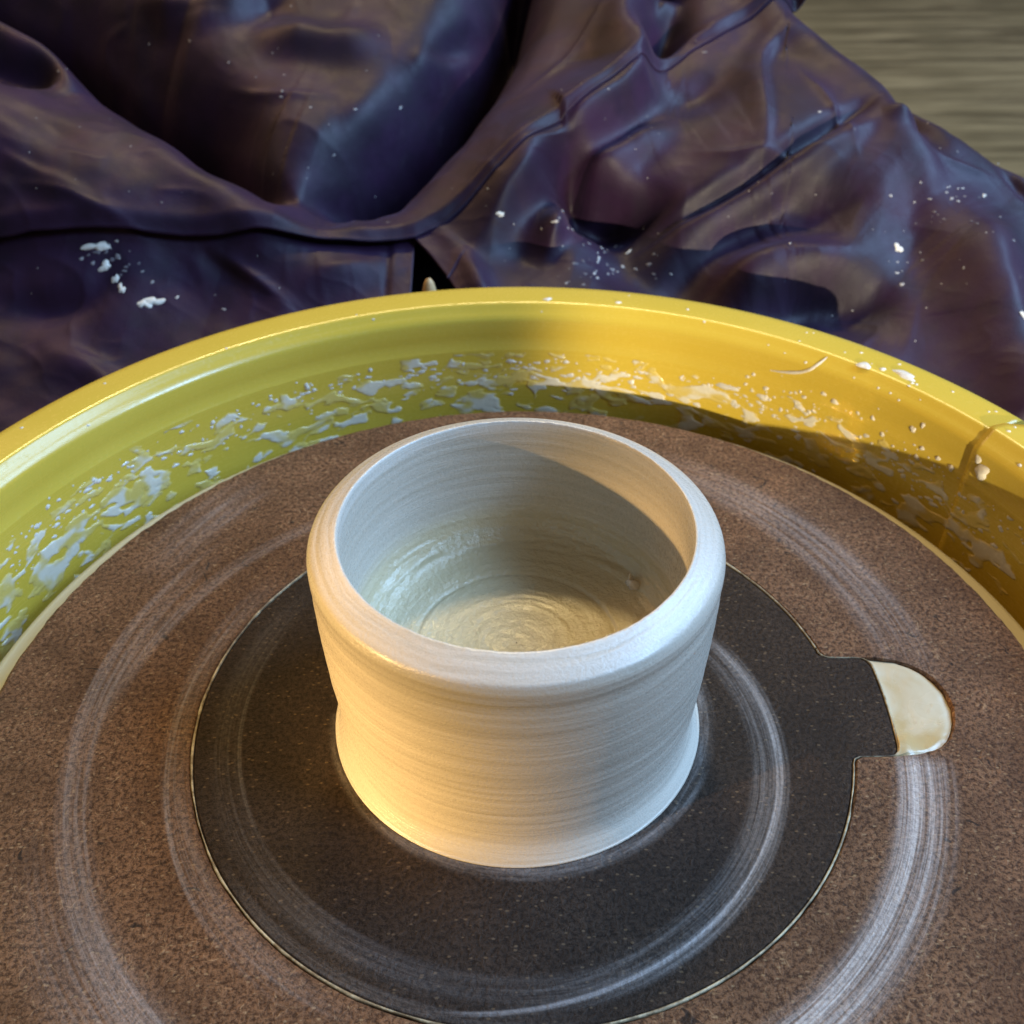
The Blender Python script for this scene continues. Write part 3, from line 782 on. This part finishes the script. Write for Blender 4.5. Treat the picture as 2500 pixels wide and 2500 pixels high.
# the side of the knee drops away behind that outline
cols = np.where(isT[:, 0])[0]
Eu, Ev = Ug[cols, 0], Vg[cols, 0]
rmp = sstep(1478*K, 1600*K, Eu)
E0 = lap(Eu, Ev)+(disp(Eu, Ev)*(1-rmp)-.31*rmp)[:, None]*APN
rows = []
for k, (dz, dy) in enumerate([(0, .0), (-.08, .05), (-.25, .10), (-.6, .10), (-1.2, .02), (-2.0, -.1)]):
    rows.append(E0+np.array([0, dy, dz])+np.stack([0*Eu, 0*Eu, 0*Eu], -1))
V = np.stack(rows, 1)
o = mesh_obj('knee_side_cloth', V.reshape(-1, 3), grid_faces(len(cols), 6), apron_m, apron)
# lower left flap, under the upper cloth
nu, nv = 300, 110
Sg, Tg = np.meshgrid(np.linspace(0, 1, nu), np.linspace(0, 1, nv), indexing='ij')
re = np.interp(Tg, [0, .3, 1], [782, 779, 770])*K
Ug = -300*K+(re+300*K)*Sg
topv = Lf(Ug)-22
bot = np.interp(Ug, np.array([-300, 0, 300, 600, 800])*K, np.array([960, 860, 760, 650, 605])*K)
Vg = topv+(bot-topv)*Tg
hemf = .010*np.exp(-(((re-Ug)-62)/10)**2)*-1+.012*sstep(75, 45, re-Ug)
o_fl = sheet('lower_flap', Ug, Vg, -.045+hemf)

# clay on the apron
def on_cloth(x, y):
    """position (1932 sketch) -> point and normal on the cloth"""
    u, v = np.array([x*K]), np.array([y*K])
    def P(a, b):
        off = .035 if b[0] < Lf(a)[0] else (-.045 if a[0] < 783*K else 0)
        return (lap(a, b)+(disp(a, b)+off)[:, None]*APN)[0]
    p0 = P(u, v); e = 5
    n_ = np.cross(P(u+e, v)-P(u-e, v), P(u, v-e)-P(u, v+e)); n_ /= np.linalg.norm(n_)
    return p0, n_
big = [(203, 503, .052, .024), (212, 528, .030, .022), (228, 545, .016, .024), (237, 560, .016, .024), (292, 574, .052, .026), (276, 580, .030, .022), (335, 563, .008, .007), (945, 428, .022, .011), (1690, 478, .020, .028), (1192, 430, .010, .022), (1850, 382, .014, .011), (1905, 645, .014, .040)]
for i, (x, y, a, b) in enumerate(big):
    p0, n_ = on_cloth(x, y); v, f = blob(p0, n_, a, b, min(a, b)*.35, 700+i, 26, 5, .6)
    mesh_obj('clay_spatter', v, f, slip_dry, apron)
small = []
pts = [(485, 155), (537, 193), (534, 200), (590, 222), (672, 216), (753, 178), (628, 283), (267, 45), (358, 80), (517, 112), (130, 178), (550, 18), (433, 125), (921, 391), (815, 455), (1310, 88), (1328, 105), (1670, 170), (1530, 262), (1780, 405), (1665, 405), (1740, 405), (1792, 410), (1820, 465), (1700, 540), (1735, 500), (1690, 520), (1480, 490), (1875, 430), (735, 424), (405, 555), (420, 578), (278, 470)]
for x, y in pts: small.append((x, y, rng.uniform(.005, .0085)))
for i in range(60): small.append((rng.normal(1130, 75), rng.normal(470, 42), rng.choice([.003, .005, .008])*rng.uniform(.7, 1.3)))
for i in range(34): small.append((rng.normal(1760, 110), rng.normal(470, 90), rng.choice([.003, .004, .006])*rng.uniform(.7, 1.2)))
for i in range(22): small.append((rng.normal(235, 30), rng.normal(525, 22), rng.uniform(.004, .010)))
for i in range(50): small.append((rng.uniform(0, 760), rng.uniform(60, 600), rng.uniform(.002, .0045)))
for i in range(40): small.append((rng.uniform(850, 1900), rng.uniform(200, 600), rng.uniform(.002, .0045)))
parts = []
for i, (x, y, s_) in enumerate(small):
    if (780 < x < 850 and y > 440) or y < 0 or (x > 1480 and y < Tf(np.array([x*K]))[0]/K+40): continue
    p0, n_ = on_cloth(x, y); parts.append(blob(p0, n_, s_*rng.uniform(.8, 1.9), s_, s_*.28, 900+i, 9, 3, .55))
V, F = merge(parts); o = mesh_obj('clay_specks', V, F, soak_m, apron); tag(o, kind='stuff')
